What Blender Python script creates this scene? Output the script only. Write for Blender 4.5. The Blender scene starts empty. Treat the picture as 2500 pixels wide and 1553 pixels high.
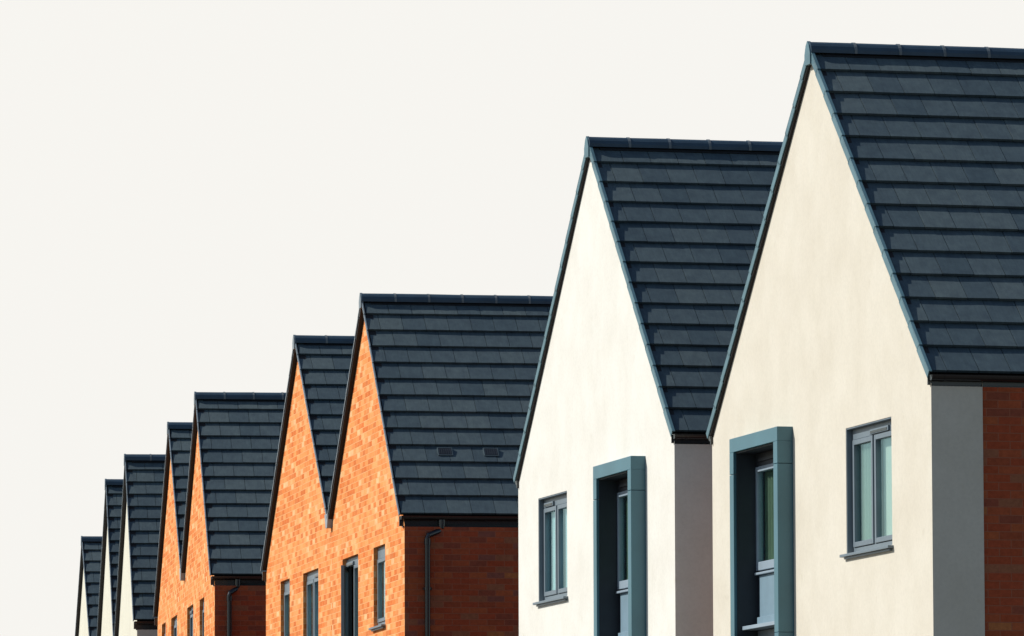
import bpy, bmesh, math, random
from mathutils import Matrix, Vector
R = math.radians
C = bpy.context.scene.collection
rnd = random.Random(7)

# ------------------------------------------------------------------ helpers
class MB:
    """Collects boxes, prisms and tubes; build() links them as ONE mesh object."""
    def __init__(s):
        s.v, s.f, s.m, s.uv = [], [], [], []
    def face(s, pts, mat=0, uv=None):
        b = len(s.v)
        s.v += [tuple(p) for p in pts]
        s.f.append(tuple(range(b, b + len(pts)))); s.m.append(mat)
        s.uv.append(uv if uv else [(0, 0)] * len(pts))
    def hexa(s, c, mat=0):
        """c: 8 corners, bottom loop 0-3 then top loop 4-7"""
        b = len(s.v)
        s.v += [tuple(p) for p in c]
        for q in ((0, 3, 2, 1), (4, 5, 6, 7), (0, 1, 5, 4), (1, 2, 6, 5), (2, 3, 7, 6), (3, 0, 4, 7)):
            s.f.append(tuple(b + i for i in q)); s.m.append(mat)
            s.uv.append([(0, 0)] * 4)
    def box(s, u0, u1, v0, v1, z0, z1, mat=0, fn=None):
        fn = fn or P
        s.hexa([fn(u0, v0, z0), fn(u0, v1, z0), fn(u1, v1, z0), fn(u1, v0, z0),
                fn(u0, v0, z1), fn(u0, v1, z1), fn(u1, v1, z1), fn(u1, v0, z1)], mat)
    def tube(s, path, r, n=12, mat=0, half=False):
        path = [Vector(p) for p in path]
        rings = []; x = None
        for i, p in enumerate(path):
            a = path[max(0, i - 1)]; c = path[min(len(path) - 1, i + 1)]
            d = (c - a).normalized()
            if x is None: x = d.cross(Vector((.3, 1, .1))).normalized()
            x = (x - d * x.dot(d)).normalized(); y = x.cross(d).normalized()
            rings.append([p + (x * math.cos(2 * math.pi * k / n) + y * math.sin(2 * math.pi * k / n)) * r for k in range(n)])
        b = len(s.v)
        for q in rings: s.v += [tuple(p) for p in q]
        for i in range(len(rings) - 1):
            for k in range(n):
                k2 = (k + 1) % n
                s.f.append((b + i * n + k, b + i * n + k2, b + (i + 1) * n + k2, b + (i + 1) * n + k)); s.m.append(mat); s.uv.append([(0, 0)] * 4)
        s.f.append(tuple(b + k for k in range(n))); s.m.append(mat); s.uv.append([(0, 0)] * n)
        s.f.append(tuple(b + (len(rings) - 1) * n + k for k in range(n))); s.m.append(mat); s.uv.append([(0, 0)] * n)
    def build(s, name, mats, parent=None, smooth=False, clip=None, bevel=0):
        me = bpy.data.meshes.new(name)
        me.from_pydata(s.v, [], s.f)
        for m in (mats if isinstance(mats, (list, tuple)) else [mats]): me.materials.append(m)
        me.polygons.foreach_set('material_index', s.m)
        uvl = me.uv_layers.new(name='UVMap')
        flat = [c for f in s.uv for p in f for c in p]
        uvl.data.foreach_set('uv', flat)
        bm = bmesh.new(); bm.from_mesh(me)
        if clip:
            for co, no in clip:
                bmesh.ops.bisect_plane(bm, geom=bm.verts[:] + bm.edges[:] + bm.faces[:], plane_co=co, plane_no=no, clear_outer=True)
        bmesh.ops.recalc_face_normals(bm, faces=bm.faces[:])
        bm.to_mesh(me); bm.free()
        if smooth: me.polygons.foreach_set('use_smooth', [True] * len(me.polygons))
        me.update()
        o = bpy.data.objects.new(name, me); C.objects.link(o); o.parent = parent
        if bevel:
            b = o.modifiers.new('bevel', 'BEVEL'); b.width = bevel; b.segments = 2; b.limit_method = 'ANGLE'
        return o

def P(u, v, z):
    """house frame: u along the gable front towards the camera, v into the house, z up"""
    return (v, -u, z)

def thing(name, label, cat, loc, rz, group=None):
    o = bpy.data.objects.new(name, None); C.objects.link(o)
    o.location = loc; o.rotation_euler = (0, 0, rz)
    o['label'] = label; o['category'] = cat
    if group: o['group'] = group
    return o

# ------------------------------------------------------------------ materials
def mat(name):
    m = bpy.data.materials.new(name); m.use_nodes = True
    nt = m.node_tree; b = nt.nodes['Principled BSDF']
    return m, nt, nt.nodes, nt.links, b
def ramp(nodes, stops):
    r = nodes.new('ShaderNodeValToRGB')
    while len(r.color_ramp.elements) < len(stops): r.color_ramp.elements.new(.5)
    for e, (p, c) in zip(r.color_ramp.elements, stops): e.position = p; e.color = (*c, 1)
    return r
def mixc(nodes, links, fac, a, b, typ='MIX'):
    m = nodes.new('ShaderNodeMix'); m.data_type = 'RGBA'; m.blend_type = typ
    for sock, val in ((m.inputs[0], fac), (m.inputs[6], a), (m.inputs[7], b)):
        if hasattr(val, 'is_linked'): links.new(val, sock)
        elif isinstance(val, tuple): sock.default_value = (*val, 1)
        else: sock.default_value = val
    return m.outputs[2]
def noise(nodes, links, vec, scale, detail=4, rough=.6, stretch=None):
    if stretch:
        mp = nodes.new('ShaderNodeMapping'); links.new(vec, mp.inputs[0]); mp.inputs['Scale'].default_value = stretch; vec = mp.outputs[0]
    n = nodes.new('ShaderNodeTexNoise'); links.new(vec, n.inputs['Vector'])
    n.inputs['Scale'].default_value = scale; n.inputs['Detail'].default_value = detail; n.inputs['Roughness'].default_value = rough
    return n.outputs['Fac']
def bump(nodes, links, h, b, strength, dist):
    n = nodes.new('ShaderNodeBump'); n.inputs['Strength'].default_value = strength; n.inputs['Distance'].default_value = dist
    links.new(h, n.inputs['Height']); links.new(n.outputs[0], b.inputs['Normal'])
def tc(nodes, out='Object'):
    return nodes.new('ShaderNodeTexCoord').outputs[out]

def plain(name, col, rough=.5, metal=0, spec=.5, var=.12, scale=6, bmp=0):
    m, nt, N, L, b = mat(name)
    n = noise(N, L, tc(N), scale, 5)
    r = ramp(N, [(.3, tuple(c * (1 - var) for c in col)), (.7, tuple(min(1, c * (1 + var)) for c in col))])
    L.new(n, r.inputs[0]); L.new(r.outputs[0], b.inputs['Base Color'])
    b.inputs['Roughness'].default_value = rough; b.inputs['Metallic'].default_value = metal
    b.inputs['Specular IOR Level'].default_value = spec
    if bmp: bump(N, L, noise(N, L, tc(N), 120, 3), b, bmp, .002)
    return m

def render_coat(name, col, col2):
    m, nt, N, L, b = mat(name)
    o = tc(N)
    big = noise(N, L, o, .9, 6, .62)
    streak = noise(N, L, o, 3.2, 5, .65, (1, 1, .7))
    r = ramp(N, [(.32, col2), (.62, col)]); L.new(big, r.inputs[0])
    r2 = ramp(N, [(.3, (.945, .94, .925)), (.62, (1, 1, 1))]); L.new(streak, r2.inputs[0])
    c = mixc(N, L, .8, r.outputs[0], r2.outputs[0], 'MULTIPLY')
    fine = noise(N, L, o, 28, 4, .7)
    r3 = ramp(N, [(.3, (.93, .93, .93)), (.6, (1, 1, 1))]); L.new(fine, r3.inputs[0])
    c = mixc(N, L, 1.0, c, r3.outputs[0], 'MULTIPLY')
    spot = noise(N, L, o, 7, 2, .5)
    rs = ramp(N, [(.70, (1, 1, 1)), (.78, (.93, .92, .90))]); L.new(spot, rs.inputs[0])
    c = mixc(N, L, 1.0, c, rs.outputs[0], 'MULTIPLY')
    L.new(c, b.inputs['Base Color'])
    b.inputs['Roughness'].default_value = .93; b.inputs['Specular IOR Level'].default_value = .2
    bump(N, L, noise(N, L, o, 160, 5, .7), b, .35, .004)
    return m

def brick(name, stops, mortar):
    m, nt, N, L, b = mat(name)
    uv = tc(N, 'UV')
    br = N.new('ShaderNodeTexBrick'); L.new(uv, br.inputs['Vector'])
    br.inputs['Color1'].default_value = (0, 0, 0, 1); br.inputs['Color2'].default_value = (1, 1, 1, 1)
    br.inputs['Mortar'].default_value = (.5, .5, .5, 1)
    br.inputs['Scale'].default_value = 1; br.inputs['Brick Width'].default_value = .225; br.inputs['Row Height'].default_value = .075
    br.inputs['Mortar Size'].default_value = .0048; br.inputs['Mortar Smooth'].default_value = .2
    br.offset = .5
    r = ramp(N, stops); r.color_ramp.interpolation = 'CONSTANT'
    L.new(br.outputs['Color'], r.inputs[0])
    n = noise(N, L, tc(N), 22, 4, .7)
    rn = ramp(N, [(.3, (.80, .80, .80)), (.7, (1.12, 1.12, 1.12))]); L.new(n, rn.inputs[0])
    c = mixc(N, L, 1.0, r.outputs[0], rn.outputs[0], 'MULTIPLY')
    nb = noise(N, L, tc(N), .8, 3, .6)
    rb = ramp(N, [(.35, (.9, .88, .86)), (.65, (1.05, 1.05, 1.06))]); L.new(nb, rb.inputs[0])
    c = mixc(N, L, 1.0, c, rb.outputs[0], 'MULTIPLY')
    c = mixc(N, L, br.outputs['Fac'], c, mortar)
    L.new(c, b.inputs['Base Color']); b.inputs['Roughness'].default_value = .9; b.inputs['Specular IOR Level'].default_value = .15
    inv = N.new('ShaderNodeMath'); inv.operation = 'SUBTRACT'; inv.inputs[0].default_value = 1; L.new(br.outputs['Fac'], inv.inputs[1])
    bump(N, L, inv.outputs[0], b, .6, .006)
    return m

def tile_mat():
    m, nt, N, L, b = mat('roof_tile')
    g = N.new('ShaderNodeNewGeometry')
    r = ramp(N, [(0, (.044, .070, .086)), (.35, (.054, .081, .096)), (.7, (.062, .090, .103)), (1, (.076, .104, .113))])
    L.new(g.outputs['Random Per Island'], r.inputs[0])
    o = tc(N)
    s = noise(N, L, o, 9, 5, .7, (1, 1, .35))
    rs = ramp(N, [(.28, (.72, .74, .78)), (.72, (1.22, 1.20, 1.14))]); L.new(s, rs.inputs[0])
    c = mixc(N, L, 1.0, r.outputs[0], rs.outputs[0], 'MULTIPLY')
    st = noise(N, L, o, 60, 2, .5, (1, .12, .12))
    r2 = ramp(N, [(.3, (.86, .86, .86)), (.7, (1.1, 1.1, 1.1))]); L.new(st, r2.inputs[0])
    c = mixc(N, L, .8, c, r2.outputs[0], 'MULTIPLY')
    L.new(c, b.inputs['Base Color'])
    b.inputs['Roughness'].default_value = .62; b.inputs['Specular IOR Level'].default_value = .35
    bump(N, L, noise(N, L, o, 70, 4, .7), b, .4, .003)
    return m

def glass(name, tint, refl):
    m = bpy.data.materials.new(name); m.use_nodes = True
    N = m.node_tree.nodes; L = m.node_tree.links
    N.remove(N['Principled BSDF']); out = N['Material Output']
    t = N.new('ShaderNodeBsdfTransparent'); t.inputs[0].default_value = (*tint, 1)
    gl = N.new('ShaderNodeBsdfGlossy'); gl.inputs['Roughness'].default_value = .012; gl.inputs['Color'].default_value = (*refl, 1)
    lw = N.new('ShaderNodeLayerWeight'); lw.inputs['Blend'].default_value = .5
    pw = N.new('ShaderNodeMath'); pw.operation = 'POWER'; pw.inputs[1].default_value = 4.4; L.new(lw.outputs['Facing'], pw.inputs[0])
    fr = N.new('ShaderNodeMath'); fr.operation = 'MULTIPLY_ADD'; fr.inputs[1].default_value = .95; fr.inputs[2].default_value = .04; L.new(pw.outputs[0], fr.inputs[0])
    n = noise(N, L, tc(N), 2.2, 1); bp = N.new('ShaderNodeBump'); bp.inputs['Strength'].default_value = .12; bp.inputs['Distance'].default_value = .01
    L.new(n, bp.inputs['Height']); L.new(bp.outputs[0], gl.inputs['Normal'])
    mx = N.new('ShaderNodeMixShader'); L.new(fr.outputs[0], mx.inputs[0]); L.new(t.outputs[0], mx.inputs[1]); L.new(gl.outputs[0], mx.inputs[2])
    L.new(mx.outputs[0], out.inputs[0])
    return m

BR = [(0, (.64, .170, .040)), (.08, (.72, .245, .070)), (.26, (.78, .300, .094)), (.42, (.68, .205, .052)), (.54, (.80, .335, .118)),
      (.68, (.72, .260, .082)), (.80, (.82, .39, .16)), (.90, (.62, .185, .052)), (.95, (.80, .45, .22))]
M = dict(
    tile=tile_mat(),
    cream=render_coat('cream_render', (.645, .610, .520), (.60, .560, .468)),
    white=render_coat('white_render', (.72, .715, .66), (.675, .66, .60)),
    far_white=render_coat('far_white_render', (.66, .645, .54), (.62, .60, .50)),
    brick=brick('orange_brick', BR, (.72, .38, .17)),
    shaded_red_brick=brick('shaded_red_brick', [(0, (0.370, 0.075, 0.030)), (.15, (0.396, 0.092, 0.037)), (.35, (0.334, 0.077, 0.033)), (.50, (0.414, 0.106, 0.040)), (.62, (0.282, 0.075, 0.041)),
                                  (.72, (0.378, 0.077, 0.032)), (.86, (0.317, 0.119, 0.060)), (.93, (0.255, 0.090, 0.062)), (.97, (0.422, 0.150, 0.053))], (0.334, 0.114, 0.063)),  # redder brick for the side walls, darkened to paint in their shade
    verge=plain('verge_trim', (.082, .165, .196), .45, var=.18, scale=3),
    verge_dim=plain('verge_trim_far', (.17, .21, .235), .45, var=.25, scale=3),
    soffit=plain('dark_soffit', (.009, .0065, .007), .7),
    black=plain('black_plastic', (.010, .011, .014), .25, spec=.6),
    ridge=plain('ridge_tile', (.026, .055, .085), .55, var=.2, scale=4, bmp=.3),
    joint=plain('ridge_union', (.13, .15, .16), .6),
    deck=plain('roof_underlay', (.01, .012, .016), .9),
    frame=plain('window_frame_paint', (.135, .175, .205), .42, var=.06),
    sash=plain('door_frame_paint', (.25, .32, .38), .4, var=.06),
    surround=plain('surround_metal', (.052, .150, .190), .38, var=.10, scale=2),
    panel=plain('spandrel_panel', (.17, .26, .32), .45, var=.08),
    glass=glass('window_glass', (.92, .965, .95), (.70, .93, 1.0)),
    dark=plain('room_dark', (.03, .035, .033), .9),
    curtain=plain('curtain_cloth', (.20, .25, .20), .9, var=.1, scale=2),
    blind=plain('green_blind', (.13, .20, .13), .9, var=.2, scale=2),
    mint_blind=plain('mint_blind', (.44, .50, .44), .9, var=.10, scale=2),  # pale blind; in the nearest window its colour stands in for a reflected building
    blue_blind=plain('blue_blind', (.40, .60, .66), .9, var=.10, scale=2),  # blind coloured to stand in for sky reflected in the panes
    lead=plain('lead_flashing', (.26, .30, .34), .5),
    vent=plain('vent_plastic', (.012, .018, .026), .6),
)

# ------------------------------------------------------------------ house parts
TE = .060                                                           # tile line above the verge tip
D = 9.0                                                             # house depth

def side_cut(sgn, clipL, clipR, Lw, Rw, H, E):
    """cuts for the trim of one slope where it dies into the valley"""
    u = clipR if sgn > 0 else clipL
    if u is None: return None
    B = Rw if sgn > 0 else Lw
    zc = H - .055 - abs(u) / B * (H - .055 - E - TE)
    return [(P(u, 0, 0), P(sgn, 0, 0)), ((0, 0, zc - .10), (0, 0, -1))]

def roof(root, Lw, Rw, H, E, ncourse, ntop, wide_verge, clipR, clipL, vw, vents=()):
    """Tiled roof with ridge and verge trim. Lw / Rw are the half widths, clip*: u of the valley or None."""
    hr = H - .055
    tb = MB(); verges = []; under = MB()
    for sgn, B in ((1, Rw), (-1, Lw)):
        dz = hr - (E + TE); sl = math.hypot(B, dz)
        du, ddz = B / sl, -dz / sl                                  # unit vector down the slope
        nu, nz = dz / sl, B / sl                                    # outward normal
        def S(s, v, h, sgn=sgn, du=du, ddz=ddz, nu=nu, nz=nz):
            return P(sgn * (s * du + h * nu), v, hr + s * ddz + h * nz)
        gauge = (sl - .02) / ncourse
        tw = .306
        # deck
        v0, v1 = .12, D - .12
        under.hexa([S(0, v0, -.13), S(0, v1, -.13), S(sl - .05, v1, -.13), S(sl - .05, v0, -.13),
                    S(0, v0, -.055), S(0, v1, -.055), S(sl - .05, v1, -.055), S(sl - .05, v0, -.055)])
        for i in range(ncourse):
            s1 = (i + 1) * gauge + .02 * (i == ncourse - 1)
            s0 = max(.01, s1 - gauge - .06)
            n = int(D / tw) + 2
            off = (tw / 2 if i % 2 else 0) + .02
            for k in range(-1, n):
                a = .02 + k * tw + off; b = a + tw - .006
                a = max(a, .014); b = min(b, D - .014)
                if b - a < .03: continue
                j = rnd.uniform(-.0012, .0012); tlt = rnd.uniform(-.0012, .0012); js = rnd.uniform(-.002, .002)
                hb = .008 + j; ht = hb - .034 * (s1 - s0) / gauge
                th = .026
                tb.hexa([S(s0, a, ht - th + tlt), S(s0, b, ht - th - tlt), S(s1 + js, b, hb - th - tlt), S(s1 + js, a, hb - th + tlt),
                         S(s0, a, ht + tlt), S(s0, b, ht - tlt), S(s1 + js, b, hb - tlt), S(s1 + js, a, hb + tlt)])
        # verge units, front and rear
        hp, tp = (.055, .026) if wide_verge else (.018, .016); fl = .034 if wide_verge else .018
        for front in (True, False):
            vb = MB()
            for i in range(ncourse):
                s1 = (i + 1) * gauge + (.06 if i == ncourse - 1 else .028)
                s0 = i * gauge + (.0 if i else -.02)
                lift = .013
                def q(s, a, h):
                    return S(s, a if front else D - a, h)
                for (a0, a1, h0, h1) in ((0, .012, -hp, tp), (.0, fl, tp - .012, tp + .001)):
                    vb.hexa([q(s0, a0, h0 - lift), q(s0, a1, h0 - lift), q(s1, a1, h0), q(s1, a0, h0),
                             q(s0, a0, h1 - lift), q(s0, a1, h1 - lift), q(s1, a1, h1), q(s1, a0, h1)])
            verges.append((vb, sgn))
    def clipped(u0, u1):
        c = []
        if u1 is not None: c.append((P(u1, 0, 0), P(1, 0, 0)))
        if u0 is not None: c.append((P(u0, 0, 0), P(-1, 0, 0)))
        return c or None
    cl = clipped(clipL, clipR)
    base = len(tb.m)
    for f in under.f:
        tb.f.append(tuple(i + len(tb.v) for i in f))
    tb.v += under.v; tb.m += [1] * len(under.f); tb.uv += under.uv
    ro = tb.build('roof', [M['tile'], M['deck']], root, clip=cl)
    for vb, sgn in verges:
        cut = side_cut(sgn, clipL, clipR, Lw, Rw, H, E)
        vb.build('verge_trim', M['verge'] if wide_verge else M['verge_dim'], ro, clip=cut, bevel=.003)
    # ridge tiles
    rb = MB(); jb = rb
    rl = .45; n = int(D / rl)
    rl = D / n
    def arc(v, r, k, m):
        a = math.pi * (-.06 + 1.12 * k / m)
        return P(r * math.cos(a) * 1.0, v, H - .098 + r * math.sin(a) * .98)
    m = 10
    for i in range(n):
        v0, v1 = i * rl - 0.0, (i + 1) * rl
        r0 = .10 + rnd.uniform(-.002, .002); r1 = .10 + rnd.uniform(-.002, .002)
        for k in range(m):
            rb.face([arc(v0, r0, k, m), arc(v1, r1, k, m), arc(v1, r1, k + 1, m), arc(v0, r0, k + 1, m)])
        rb.face([arc(v0, r0, k, m) for k in range(m + 1)]); rb.face([arc(v1, r1, k, m) for k in range(m + 1)])
        if i:
            for k in range(m):
                jb.face([arc(v0 - .014, .106, k, m), arc(v0 + .014, .106, k, m), arc(v0 + .014, .106, k + 1, m), arc(v0 - .014, .106, k + 1, m)], 1)
            jb.face([arc(v0 - .014, .106, k, m) for k in range(m + 1)]); jb.face([arc(v0 + .014, .106, k, m) for k in range(m + 1)])
    ri = rb.build('ridge_tiles', [M['ridge'], M['joint']], ro)
    # ridge end cap
    cb = MB()
    w = .092
    prof = [(-w, H - .225), (w, H - .225), (w, H - .12), (.050, H - .035), (0, H + .006), (-.050, H - .035), (-w, H - .12)] if wide_verge else \
           [(-.08, H - .20), (.08, H - .20), (.09, H - .11), (.048, H - .035), (0, H + .006), (-.048, H - .035), (-.09, H - .11)]
    f0 = [P(u, -.014, z) for u, z in prof]; f1 = [P(u, .02, z) for u, z in prof]
    cb.face(f0); cb.face(f1)
    for i in range(len(prof)):
        j = (i + 1) % len(prof); cb.face([f0[i], f0[j], f1[j], f1[i]])
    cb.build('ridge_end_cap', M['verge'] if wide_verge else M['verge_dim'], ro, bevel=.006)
    # ventilator tiles let into the slope
    sgn, B = 1, Rw
    dz = hr - (E + TE); sl = math.hypot(B, dz); du, ddz, nu, nz = B / sl, -dz / sl, dz / sl, B / sl
    gauge = (sl - .02) / ncourse
    for (va, vb_, course) in vents:
        t = MB()
        s0 = course * gauge + .075; s1 = s0 + .13
        def S(s, v, h): return P(s * du + h * nu, v, hr + s * ddz + h * nz)
        def bx(a, b, c, d, h0, h1, mt=0):
            t.hexa([S(a, c, h0), S(a, d, h0), S(b, d, h0), S(b, c, h0), S(a, c, h1), S(a, d, h1), S(b, d, h1), S(b, c, h1)], mt)
        bx(s0, s1, va, vb_, -.03, .006)
        for k in range(6):
            c = va + (k + .5) * (vb_ - va) / 6
            bx(s0 + .015, s1 - .015, c - .006, c + .006, .006, .010)
        bx(s0 - .012, s0, va - .012, vb_ + .012, -.03, .009, 1); bx(s1, s1 + .012, va - .012, vb_ + .012, -.03, .009, 1)
        bx(s0, s1, va - .012, va, -.03, .009, 1); bx(s0, s1, vb_, vb_ + .012, -.03, .009, 1)
        t.build('roof_ventilator', [M['vent'], M['tile']], ro)
    return ro

def walls(root, L_, R_, H, E, Lw, Rw, vw, openings, kind, clipL, clipR, reveal, dep):
    """Gable front with openings, side walls and rear gable. L_, R_: wall edges (u<0 / u>0)."""
    hr = H - .055
    def top(u):
        B = Rw if u > 0 else Lw
        return hr - abs(u) / B * (hr - E - TE) - .09
    rendered = kind != 'brick'
    fb = MB(); sb_ = MB()
    v = vw
    zend = E - dep + .03
    us = sorted(set([L_, R_, 0.0] + ([R_ - .13] if clipR is None else []) + ([L_ + .13] if clipL is None else []) + [x for o in openings for x in o[:2]]))
    for a, b in zip(us[:-1], us[1:]):
        op = sorted([(o[2], o[3]) for o in openings if o[0] <= a + 1e-6 and o[1] >= b - 1e-6])
        z = 0.0
        for z0, z1 in op:
            fb.face([P(a, v, z), P(b, v, z), P(b, v, z0), P(a, v, z0)], 0, [(a, z), (b, z), (b, z0), (a, z0)]); z = z1
        ta = min(top(a), zend) if a == L_ and clipL is None else top(a)
        tb_ = min(top(b), zend) if b == R_ and clipR is None else top(b)
        fb.face([P(a, v, z), P(b, v, z), P(b, v, tb_), P(a, v, ta)], 0, [(a, z), (b, z), (b, tb_), (a, ta)])
    for (a, b, z0, z1) in openings:
        w = v + reveal + .04
        fb.face([P(a, v, z0), P(a, w, z0), P(a, w, z1), P(a, v, z1)], 0, [(v, z0), (w, z0), (w, z1), (v, z1)])
        fb.face([P(b, v, z0), P(b, w, z0), P(b, w, z1), P(b, v, z1)], 0, [(v, z0), (w, z0), (w, z1), (v, z1)])
        fb.face([P(a, v, z0), P(b, v, z0), P(b, w, z0), P(a, w, z0)], 0, [(a, v), (b, v), (b, w), (a, w)])
        fb.face([P(a, v, z1), P(b, v, z1), P(b, w, z1), P(a, w, z1)], 0, [(a, v), (b, v), (b, w), (a, w)])
    ret = .49 if rendered else D - .05
    def side(mb, u, va, vb, uin=None, mt=0):
        t = min(top(u), E - dep + .008) if abs(u) > 3.2 or (clipL is None and u < 0) or (clipR is None and u > 0) else top(u)
        mb.face([P(u, va, 0), P(u, vb, 0), P(u, vb, t), P(u, va, t)], mt, [(va + .1, 0), (vb + .1, 0), (vb + .1, t), (va + .1, t)])
    side(fb if rendered else sb_, R_, v, v + ret); side(fb if rendered else sb_, L_, v, v + ret)
    if rendered:
        fb.face([P(R_, v + ret, 0), P(R_ - .018, v + ret, 0), P(R_ - .018, v + ret, top(R_)), P(R_, v + ret, top(R_))])
        fb.face([P(L_, v + ret, 0), P(L_ + .018, v + ret, 0), P(L_ + .018, v + ret, top(L_)), P(L_, v + ret, top(L_))])
        fb.build('rendered_wall', M[kind], root)
        bb = MB()
        side(bb, R_ - .018, v + ret, D - .05); side(bb, L_ + .018, v + ret, D - .05)
        a, b = L_ + .018, R_ - .018
    else:
        fb.build('brick_gable', M['brick'], root)
        bb = sb_; a, b = L_, R_
    r = D - .05
    bb.face([P(a, r, 0), P(b, r, 0), P(b, r, top(b)), P(0, r, top(0)), P(a, r, top(a))], 0, [(a, 0), (b, 0), (b, top(b)), (0, top(0)), (a, top(a))])
    # loft floor and back of room keep daylight out of the shell
    bb.build('brick_side_walls', M['shaded_red_brick'], root)
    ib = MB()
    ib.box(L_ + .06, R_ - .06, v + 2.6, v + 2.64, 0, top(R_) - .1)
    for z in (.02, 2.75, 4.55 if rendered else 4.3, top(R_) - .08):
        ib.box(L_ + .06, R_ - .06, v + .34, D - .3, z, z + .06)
    ib.build('room_lining', M['dark'], root)

def window(root, u0, u1, z0, z1, v, layout, vent=None, sill=True, inner=None, name='window', fm='frame', head=0.0, open_sash=False, line=0):
    """v: plane of the frame's front"""
    fb = MB(); g = []
    fw = .052
    vb = v + .065
    # outer frame
    fb.box(u0, u0 + fw, v, vb, z0, z1); fb.box(u1 - fw, u1, v, vb, z0, z1)
    fb.box(u0 + fw, u1 - fw, v, vb, z1 - fw - head, z1); fb.box(u0 + fw, u1 - fw, v, vb, z0, z0 + fw)
    n = layout
    iu0, iu1, iz0, iz1 = u0 + fw, u1 - fw, z0 + fw, z1 - fw - head
    w = (iu1 - iu0) / n
    for k in range(n):
        a = iu0 + k * w; b = a + w
        if k: fb.box(a - .022, a + .022, v, vb, iz0, iz1)
        if k: a += .022
        if k < n - 1: b -= .022
        if open_sash and k == 0:
            continue
        s = .052; va = v - .014
        fb.box(a + .004, a + s, va, v + .04, iz0 + .004, iz1 - .004); fb.box(b - s, b - .004, va, v + .04, iz0 + .004, iz1 - .004)
        fb.box(a + s, b - s, va, v + .04, iz1 - s, iz1 - .004); fb.box(a + s, b - s, va, v + .04, iz0 + .004, iz0 + s)
        g.append((a + s - .004, b - s + .004, iz0 + s - .004, iz1 - s + .004))
    if line:
        e = .014; f0 = v - line
        fb.box(u0, u0 + e, f0, v - .001, z0, z1); fb.box(u1 - e, u1, f0, v - .001, z0, z1)
        fb.box(u0 + e, u1 - e, f0, v - .001, z1 - e, z1)
    fo = fb.build(name, M[fm], root, bevel=.004)
    for (a, b, c, d) in g:
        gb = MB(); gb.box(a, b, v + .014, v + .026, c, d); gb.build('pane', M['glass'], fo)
    if vent is not None:
        tb = MB(); a, b = vent
        tb.box(a, b, v - .022, v - .001, z1 - .105, z1 - .058); t = tb.build('trickle_vent', M[fm], fo, bevel=.003)
        tb = MB(); tb.box(a + .03, b - .03, v - .026, v - .021, z1 - .096, z1 - .074); tb.build('vent_slot', M['black'], fo)
    if sill:
        sb = MB()
        sb.box(u0 - .06, u1 + .04, v - .115, v - .001, z0 - .034, z0 - .008)
        sb.box(u0 + .0, u1 - .0, v - .09, v - .001, z0 - .055, z0 - .036)
        sb.build('sill', M[fm], fo, bevel=.003)
    if inner:
        for (m_, a, b, dv) in inner:
            cb = MB(); n_ = max(6, int((b - a) / .012)); pts = []
            for i in range(n_ + 1):
                uu = a + (b - a) * i / n_
                amp = .012 if 'blind' not in m_ else .001
                pts.append((uu, v + .045 + dv + amp * math.sin(uu * 75)))
            for i in range(n_):
                (a0, b0), (a1, b1) = pts[i], pts[i + 1]
                cb.face([P(a0, b0, z0), P(a1, b1, z0), P(a1, b1, z1), P(a0, b0, z1)])
            cb.build('curtain', M[m_], fo)  # cloth behind the glass; the pale blinds paint in pane reflections
    if open_sash:
        ang = R(15); W = (iu1 - iu0) / n - .02
        hinge = iu0 + .004
        def Q(u, vv, z):
            # u measured from the hinge, vv through the sash
            return P(hinge + u * math.cos(ang) - vv * math.sin(ang) * -1, v - .02 - u * math.sin(ang) + vv * math.cos(ang), z)
        sb = MB(); s = .06
        sb.box(0, s, 0, .045, iz0, iz1, fn=Q); sb.box(W - s, W, 0, .045, iz0, iz1, fn=Q)
        sb.box(s, W - s, 0, .045, iz1 - s, iz1, fn=Q); sb.box(s, W - s, 0, .045, iz0, iz0 + s, fn=Q)
        so = sb.build('open_sash', M[fm], root, bevel=.003); so['label'] = 'window sash hinged open outwards'
        gb = MB(); gb.box(s - .004, W - s + .004, .016, .028, iz0 + s - .004, iz1 - s + .004, fn=Q); gb.build('pane', M['glass'], so)
    return fo

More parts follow.
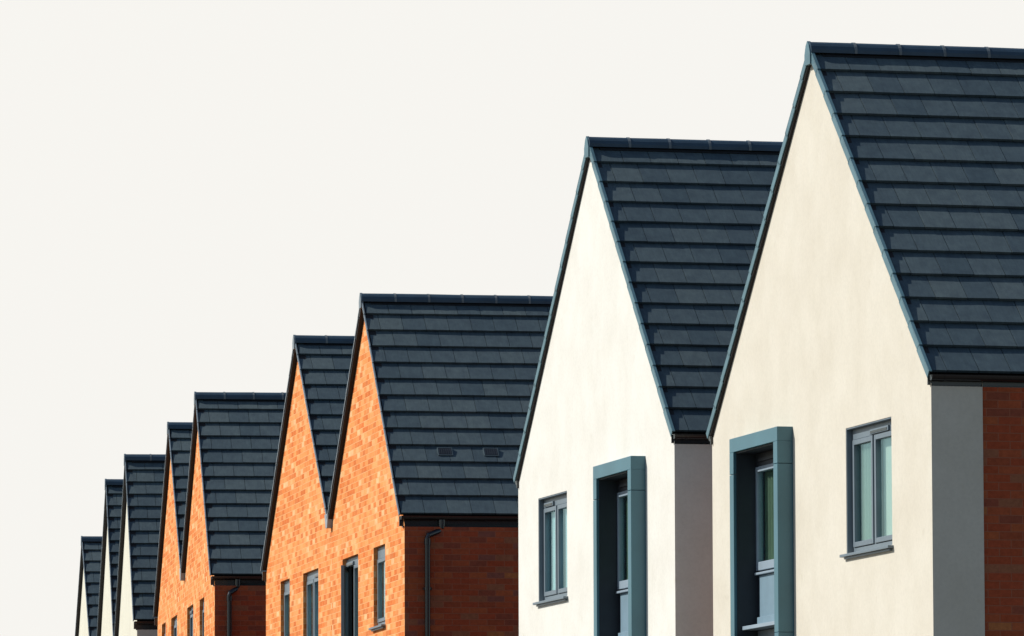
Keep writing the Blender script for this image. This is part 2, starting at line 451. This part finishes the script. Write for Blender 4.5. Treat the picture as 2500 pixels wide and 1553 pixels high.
def surround(root, u0, u1, zt, vw):
    """Deep projecting metal box that frames the tall door and window bay"""
    sb = MB(); f = -.115; bk = vw + .14; t = .14
    zb = .15
    cuts = [zb, 2.3, zt - 2.0, zt - .36]                                   # sheet joints
    for a, b in ((u0, u0 + t), (u1 - t, u1)):
        for c, d in zip(cuts[:-1], cuts[1:]):
            sb.box(a, b, f, bk, c + .0015, d - .0015)
    sb.box(u0, u0 + t, f, bk, zt - .357, zt - t); sb.box(u1 - t, u1, f, bk, zt - .357, zt - t)
    sb.box(u0, u1, f, bk, zt - t, zt)
    so = sb.build('door_surround', M['surround'], root, bevel=.004)
    # inner lining, dark
    lb = MB()
    lb.box(u0 + t, u0 + t + .012, f + .03, bk, zb, zt - t - .002); lb.box(u1 - t - .012, u1 - t, f + .03, bk, zb, zt - t - .002)
    lb.box(u0 + t + .014, u1 - t - .014, f + .03, bk, zt - t - .014, zt - t - .002)
    lb.build('surround_lining', M['vent'], so)
    v = vw + .075
    a, b = u0 + t + .014, u1 - t - .014
    # head board
    hb = MB(); z_head = zt - t - .016
    hb.box(a, b, v + .0, v + .06, z_head - .13, z_head)
    hb.box(a + .12, b - .1, v - .02, v - .001, z_head - .085, z_head - .055)
    hb.build('head_board', M['vent'], root)
    # upper glazing (sash), lower panel, sill
    zg1 = z_head - .132; zg0 = zt - 1.32
    sh = MB(); s = .052; vf = v - .012
    sh.box(a, a + s, vf, v + .05, zg0, zg1); sh.box(b - s, b, vf, v + .05, zg0, zg1)
    sh.box(a + s, b - s, vf, v + .05, zg1 - s, zg1); sh.box(a + s, b - s, vf, v + .05, zg0, zg0 + .085)
    sh.box(a + .02, b - .004, v - .035, v + .03, zg0 - .045, zg0 - .02)
    fo = sh.build('upper_window', M['sash'], root, bevel=.005)
    gb = MB(); gb.box(a + s - .004, b - s + .004, v + .012, v + .024, zg0 + .081, zg1 - s + .004); gb.build('pane', M['glass'], fo)
    cb = MB(); n_ = 90
    for i in range(n_):
        x0 = a + s + (b - a - 2 * s) * i / n_; x1 = a + s + (b - a - 2 * s) * (i + 1) / n_
        cb.face([P(x0, v + .075 + .012 * math.sin(x0 * 60), zg0), P(x1, v + .075 + .012 * math.sin(x1 * 60), zg0),
                 P(x1, v + .075 + .012 * math.sin(x1 * 60), zg1), P(x0, v + .075 + .012 * math.sin(x0 * 60), zg1)])
    cb.build('curtain', M['blind'], fo)
    pb = MB(); zp = zt - 1.86
    pb.box(a + .075, b, v + .0, v + .05, zp, zg0 - .05)
    pb.box(a + .09, b, v - .03, v - .001, zp - .0, zp + .075)
    pb.build('spandrel_panel', M['panel'], root, bevel=.004)
    nb = MB(); nb.box(a, a + .073, v + .01, v + .055, zp, zg0 - .05); nb.build('panel_edge', M['vent'], root)
    sl = MB(); sl.box(a, b, v - .16, v + .05, zp - .05, zp - .012); sl.build('sill', M['sash'], root, bevel=.004)
    # ground floor door leaf with glazing
    db = MB(); dz1 = zp - .055; s = .11
    db.box(a, a + s, v, v + .055, .16, dz1); db.box(b - s, b, v, v + .055, .16, dz1)
    db.box(a + s, b - s, v, v + .055, dz1 - .12, dz1); db.box(a + s, b - s, v, v + .055, 2.2, 2.34); db.box(a + s, b - s, v, v + .055, .16, .6)
    do = db.build('door', M['frame'], root, bevel=.004)
    gb = MB(); gb.box(a + s, b - s, v + .02, v + .032, .6, 2.2); gb.build('pane', M['glass'], do)
    gb = MB(); gb.box(a + s, b - s, v + .02, v + .032, 2.34, dz1 - .12); gb.build('pane', M['glass'], do)
    hb = MB(); hb.tube([P(b - .055, v - .05, 1.0), P(b - .055, v - .05, 1.22)], .012); hb.tube([P(b - .055, v - .05, 1.02), P(b - .055, v, 1.02)], .009)
    hb.tube([P(b - .055, v - .05, 1.2), P(b - .055, v, 1.2)], .009); hb.build('handle', M['joint'], do)

def eaves(root, B, E, wall, sgn, vw, dep, pipe=None, rear=D):
    """Black fascia, boxed soffit and half-round gutter on one side"""
    fb = MB()
    uf = B - .045
    fb.box(sgn * min(uf, uf - .02), sgn * uf, .02, rear - .02, E - dep + .018, E + .02)                       # fascia
    fb.box(sgn * (wall - .02), sgn * (uf - .022), .055, rear - .06, E - dep, E - dep + .017)                # soffit
    fb.build('fascia', M['black'], root)
    gb = MB(); n = 10; r = .052; cu, cz = B + .005, E + .022
    out = [(cu + r * math.cos(math.pi + math.pi * k / n), cz + r * 1.0 * math.sin(math.pi + math.pi * k / n)) for k in range(n + 1)]
    inn = [(cu + (r - .004) * math.cos(math.pi + math.pi * k / n), cz + (r - .004) * math.sin(math.pi + math.pi * k / n)) for k in range(n + 1)]
    v0, v1 = .03, rear - .03
    for pr in (out, inn):
        for k in range(n):
            (a, b), (c, d) = pr[k], pr[k + 1]
            gb.face([P(sgn * a, v0, b), P(sgn * a, v1, b), P(sgn * c, v1, d), P(sgn * c, v0, d)])
    for v in (v0, v1): gb.face([P(sgn * a, v, b) for a, b in out])
    for k in range(int((v1 - v0) / .9) + 1):                          # brackets
        vv = v0 + .12 + k * .9
        if vv + .025 < v1:
            for (a, b), (c, d) in zip(out[:-1], out[1:]):
                s = 1.07
                gb.face([P(sgn * (cu + (a - cu) * s), vv, cz + (b - cz) * s), P(sgn * (cu + (a - cu) * s), vv + .025, cz + (b - cz) * s),
                         P(sgn * (cu + (c - cu) * s), vv + .025, cz + (d - cz) * s), P(sgn * (cu + (c - cu) * s), vv, cz + (d - cz) * s)])
    go = gb.build('gutter', M['black'], root)
    if pipe:
        pv, ov = pipe
        pb = MB(); pu = sgn * (wall + .055); gu = sgn * cu
        pb.tube([P(gu, ov, cz - .045), P(gu, ov, cz - .15), P(gu * .995, ov - .012, cz - .18), P((gu + pu) / 2, (ov + pv) / 2, cz - .215),
                 P(pu, pv + .012, cz - .25), P(pu, pv, cz - .29), P(pu, pv, .05)], .036, 14)
        pb.tube([P(gu, ov, cz - .05), P(gu, ov, cz - .13)], .045, 14)
        pb.tube([P(pu, pv, cz - .30), P(pu, pv, cz - .37)], .043, 14)
        z = cz - .95
        while z > .5:
            pb.tube([P(pu, pv, z), P(pu, pv, z + .04)], .043, 14)
            pb.box(pu - .05 * sgn, pu + .02 * sgn, pv - .055, pv + .055, z + .005, z + .035)
            z -= 1.8
        pb.build('downpipe', M['black'], go, smooth=False)

GROUP = 'steep gabled houses stepping away along the row'
def house(label, name, pos, ang, Lw, Rw, H, E, kind, nc, ops, clipL=None, clipR=None, pipe=None, vents=(), wide=False, wallL=None, wallR=None, clipvis=False):
    root = thing(name, label, 'house', (pos[0], pos[1], 0), R(ang), GROUP)
    vw = .045 if wide else .075
    reveal = .06 if wide else .055
    dep = .085 if wide else .125
    roof(root, Lw, Rw, H, E, nc, None, wide, clipR, clipL, vw, vents)
    wr = wallR if wallR is not None else Rw - .03
    wl = wallL if wallL is not None else -(Lw - .03)
    openings = [o['r'] for o in ops]
    walls(root, wl, wr, H, E, Lw, Rw, vw, openings, kind, clipL, clipR, reveal, dep)
    for o in ops:
        u0, u1, z0, z1 = o['r']
        if o.get('surround'):
            surround(root, o['s'][0], o['s'][1], o['s'][2], vw)
        else:
            window(root, u0 + .002, u1 - .002, z0 + .002, z1 - .002, vw + reveal, o.get('n', 2), o.get('vent'), o.get('sill', True), o.get('inner'), head=o.get('head', .06), open_sash=o.get('open', False), line=reveal - .004 if wide else 0)
    # rake soffit board under the verge overhang
    hr = H - .055
    for sgn, B in ((1, Rw), (-1, Lw)):
        sb = MB()
        dz = hr - (E + TE); sl = math.hypot(B, dz); du, ddz, nu, nz = B / sl, -dz / sl, dz / sl, B / sl
        def S(s, v, h): return P(sgn * (s * du + h * nu), v, hr + s * ddz + h * nz)
        hb = -.078 if wide else -.060
        sb.hexa([S(.0, .014, hb), S(.0, vw + .05, hb), S(sl - .03, vw + .05, hb), S(sl - .03, .014, hb),
                 S(.0, .014, -.018), S(.0, vw + .05, -.018), S(sl - .03, vw + .05, -.018), S(sl - .03, .014, -.018)])
        sb.build('rake_soffit', M['soffit'], root, clip=side_cut(sgn, clipL, clipR, Lw, Rw, H, E))
    if clipL is not None:
        zc = hr - abs(clipL) / Lw * (hr - E - TE)
        vb = MB(); u = clipL
        vb.hexa([P(u - .10, .0, zc - .13), P(u - .10, .3, zc - .13), P(u + .03, .3, zc - .13), P(u + .03, .0, zc - .13),
                 P(u - .20, .0, zc + .06), P(u - .20, .3, zc + .06), P(u + .10, .3, zc + .06), P(u + .10, .0, zc + .06)])
        vb.build('valley_flashing', M['lead'], root)
    if clipR is None: eaves(root, Rw, E, wr, 1, vw, dep, pipe)
    if clipL is None: eaves(root, Lw, E, -wl, -1, vw, dep, None)
    return root

# pixel-free numbers: surveyed positions (metres) of each gable apex, its bearing and size
h1 = house('cream rendered house nearest the camera, its window right of a teal door surround', 'rendered_house',
      (2.8731, 64.7127), 14.149, 3.68, 3.68, 10.434, 6.87, 'cream', 14,
      [dict(r=(.985, 2.43, 5.42, 6.61), vent=(1.62, 2.2), inner=[('curtain', 1.02, 1.66, .015), ('mint_blind', 1.72, 2.36, .03)]),
       dict(r=(-2.37, -.86, .15, 6.70), surround=True, s=(-2.461, -.775, 6.765))], wide=True)
h2 = house('white rendered house with teal door surround, second from the camera, behind the cream one', 'rendered_house',
      (.8212, 72.5154), 13.611, 3.43, 3.43, 10.471, 6.962, 'white', 14,
      [dict(r=(-2.46, -1.15, 5.565, 6.715), vent=(-2.36, -1.95), inner=[('blue_blind', -2.42, -1.19, .02)]),
       dict(r=(.72, 2.14, .15, 6.79), surround=True, s=(.63, 2.232, 6.847))], wide=True)
# brick pair, sharing a party wall at the valley
def pair_valley(s, Lw, Rw, H, E):
    # right neighbour's left slope meets left neighbour's right slope
    hr = H - .055; tl = (hr - E - TE) / Lw; tr = (hr - E - TE) / Rw
    return tr * s / (tl + tr)                                         # distance left of the right-hand apex
s3 = 6.047; y3 = pair_valley(s3, 3.38, 3.385, 10.381, 7.217)
h3 = house('orange brick house with a black downpipe and two dark ventilators in its slate roof', 'brick_house',
      (-1.9952, 88.7066), 10.215, 3.38, 3.05, 10.381, 7.217, 'brick', 13,
      [dict(r=(.571, 1.53, 5.94, 6.98), n=1, head=.10, inner=[('mint_blind', .62, 1.48, .02)]),
       dict(r=(-2.085, -.728, 4.75, 6.985), vent=(-1.98, -1.4), open=True, inner=[('curtain', -1.35, -.8, .06)])],
      clipL=-y3, wallL=-y3, wallR=3.08, pipe=(.36, .56), vents=((.665, .835, 9), (1.265, 1.435, 9)))
h4 = house('orange brick house joined to the left of the brick house with the two roof ventilators', 'brick_house',
      (-3.0677, 94.6580), 10.215, 3.36, 3.385, 10.381, 7.217, 'brick', 13,
      [dict(r=(.35, 1.775, 4.75, 7.0), vent=(1.2, 1.7), inner=[('blue_blind', .45, 1.68, .03)]),
       dict(r=(-1.845, -.95, 5.94, 7.01), n=1, head=.10, inner=[('mint_blind', -1.8, -1.0, .02)])],
      clipR=s3 - y3, wallR=s3 - y3 - .004, wallL=-3.33)
s5 = 5.859; y5 = pair_valley(s5, 3.5, 3.2, 10.348, 7.316)
h5 = house('farther orange brick house with a thin downpipe and no ventilators in its slate roof', 'brick_house',
      (-4.8894, 103.7291), 7.005, 3.5, 2.93, 10.348, 7.316, 'brick', 13,
      [dict(r=(-.01, .91, 6.1, 7.14), n=1, head=.10), dict(r=(-2.6, -1.32, 4.75, 7.15), vent=(-2.5, -2.1))],
      clipL=-y5, wallL=-y5, wallR=2.95, pipe=(.29, .42))
h6 = house('farthest orange brick house, the narrow gable next to the white rendered ones', 'brick_house',
      (-5.6039, 109.5441), 7.005, 3.45, 3.2, 10.348, 7.316, 'brick', 13,
      [dict(r=(-.25, 1.085, 4.75, 7.16), vent=(.5, 1.0)), dict(r=(-2.405, -1.515, 6.1, 7.17), n=1, head=.10)],
      clipR=s5 - y5, wallR=s5 - y5 - .004, wallL=-3.42)
s7 = 6.122; y7 = pair_valley(s7, 3.2, 2.5, 10.415, 7.352)
h7 = house('far white rendered house with a black eave, directly behind the farthest brick gable', 'rendered_house',
      (-6.7560, 117.3557), 6.574, 3.2, 2.5, 10.415, 7.352, 'far_white', 13, [])
h8 = house('far white rendered house, second from the left end of the row', 'rendered_house',
      (-7.4569, 123.4376), 6.574, 3.2, 2.5, 10.415, 7.352, 'far_white', 13, [])
h9 = house('white rendered house at the far left end of the row', 'rendered_house',
      (-8.9509, 139.9860), 7.470, 3.373, 3.373, 10.410, 7.144, 'far_white', 13, [])

# ------------------------------------------------------------------ ground
def sheet(name, pts, z, m):
    mb = MB(); mb.face([(x, y, z) for x, y in pts]); o = mb.build(name, m); o['kind'] = 'structure'; return o
def asphalt(name, col, scale=30):
    m, nt, N, L, b = mat(name)
    o = tc(N); n = noise(N, L, o, scale, 6, .7); n2 = noise(N, L, o, .15, 4, .6)
    r = ramp(N, [(.3, tuple(c * .7 for c in col)), (.7, tuple(c * 1.3 for c in col))]); L.new(n, r.inputs[0])
    r2 = ramp(N, [(.3, (.85, .85, .85)), (.7, (1.1, 1.1, 1.1))]); L.new(n2, r2.inputs[0])
    L.new(mixc(N, L, 1.0, r.outputs[0], r2.outputs[0], 'MULTIPLY'), b.inputs['Base Color']); b.inputs['Roughness'].default_value = .9
    bump(N, L, n, b, .5, .01)
    return m
G = 3000
sheet('ground', [(-G, -G), (G, -G), (G, G), (-G, G)], 0.0, asphalt('ground_soil', (.10, .08, .055), 3))
# the road curves with the row of fronts
def strip(name, off0, off1, z, m):
    pts = [(5.6, 48.0), (2.87, 64.7), (.82, 72.5), (-1.99, 88.7), (-3.07, 94.7), (-4.89, 103.7), (-5.6, 109.5), (-6.76, 117.4), (-7.46, 123.4), (-8.95, 140), (-11.5, 160), (-14, 180)]
    mb = MB(); L_ = []
    for i, p in enumerate(pts):
        a = Vector(pts[max(0, i - 1)]); c = Vector(pts[min(len(pts) - 1, i + 1)]); d = (c - a).normalized(); n = Vector((-d.y, d.x))
        q = Vector(p); L_.append((q + n * off0, q + n * off1))
    for (a, b), (c, d) in zip(L_[:-1], L_[1:]):
        mb.hexa([(a.x, a.y, 0.001), (b.x, b.y, .001), (d.x, d.y, .001), (c.x, c.y, .001), (a.x, a.y, z), (b.x, b.y, z), (d.x, d.y, z), (c.x, c.y, z)])
    o = mb.build(name, m); o['kind'] = 'structure'; return o
strip('pavement', 2.2, 4.2, .125, asphalt('paving', (.20, .175, .145), 12))
strip('road', 4.21, 10.0, .012, asphalt('asphalt', (.055, .055, .055), 40))

# ------------------------------------------------------------------ light and sky
EL, AZ = 37, 170
sun_dir = Vector((math.cos(R(AZ)) * math.cos(R(EL)), math.sin(R(AZ)) * math.cos(R(EL)), math.sin(R(EL)))).normalized()
sd = bpy.data.lights.new('sun', 'SUN'); sd.energy = 4.2; sd.angle = R(.5); sd.color = (1.0, .955, .885)
so = bpy.data.objects.new('sun', sd); C.objects.link(so)
so.rotation_euler = sun_dir.to_track_quat('Z', 'Y').to_euler()
so.location = (-60, 60, 60)

EXPO = 0.25
w = bpy.data.worlds.new('World'); bpy.context.scene.world = w; w.use_nodes = True
N = w.node_tree.nodes; L = w.node_tree.links
bg = N['Background']
sky = N.new('ShaderNodeTexSky'); sky.sky_type = 'NISHITA'; sky.sun_disc = False
sky.sun_elevation = R(EL); sky.sun_rotation = math.atan2(sun_dir.x, sun_dir.y); sky.dust_density = .6
sc_ = N.new('ShaderNodeVectorMath'); sc_.operation = 'SCALE'; sc_.inputs['Scale'].default_value = 1.0; L.new(sky.outputs[0], sc_.inputs[0])
g = N.new('ShaderNodeTexCoord'); sp = N.new('ShaderNodeSeparateXYZ'); L.new(g.outputs['Generated'], sp.inputs[0])
mr = N.new('ShaderNodeMapRange'); mr.interpolation_type = 'SMOOTHSTEP'; mr.inputs['From Min'].default_value = .85; mr.inputs['From Max'].default_value = .955
L.new(sp.outputs['Y'], mr.inputs['Value'])
SKY = .088
pale = tuple(c / (2 ** EXPO) / SKY for c in (.930, .914, .874))
mx = mixc(N, L, mr.outputs[0], sc_.outputs[0], pale)
L.new(mx, bg.inputs[0]); bg.inputs[1].default_value = SKY

# ------------------------------------------------------------------ camera
cd = bpy.data.cameras.new('camera'); cam = bpy.data.objects.new('camera', cd); C.objects.link(cam)
cd.sensor_width = 36; cd.lens = 237.399; cd.clip_end = 8000; cd.clip_start = .5
p, r = R(5.439018), R(-.191735)
R0 = Vector((1, 0, 0)); F = Vector((0, math.cos(p), math.sin(p))); U0 = Vector((0, -math.sin(p), math.cos(p)))
Rx = R0 * math.cos(r) + U0 * math.sin(r); Ux = -R0 * math.sin(r) + U0 * math.cos(r)
mw = Matrix((Rx, Ux, -F)).transposed().to_4x4(); mw.translation = Vector((0, 0, 1.6))
cam.matrix_world = mw
sc = bpy.context.scene
sc.camera = cam
sc.view_settings.view_transform = 'Standard'; sc.view_settings.look = 'None'; sc.view_settings.exposure = EXPO; sc.view_settings.gamma = 1
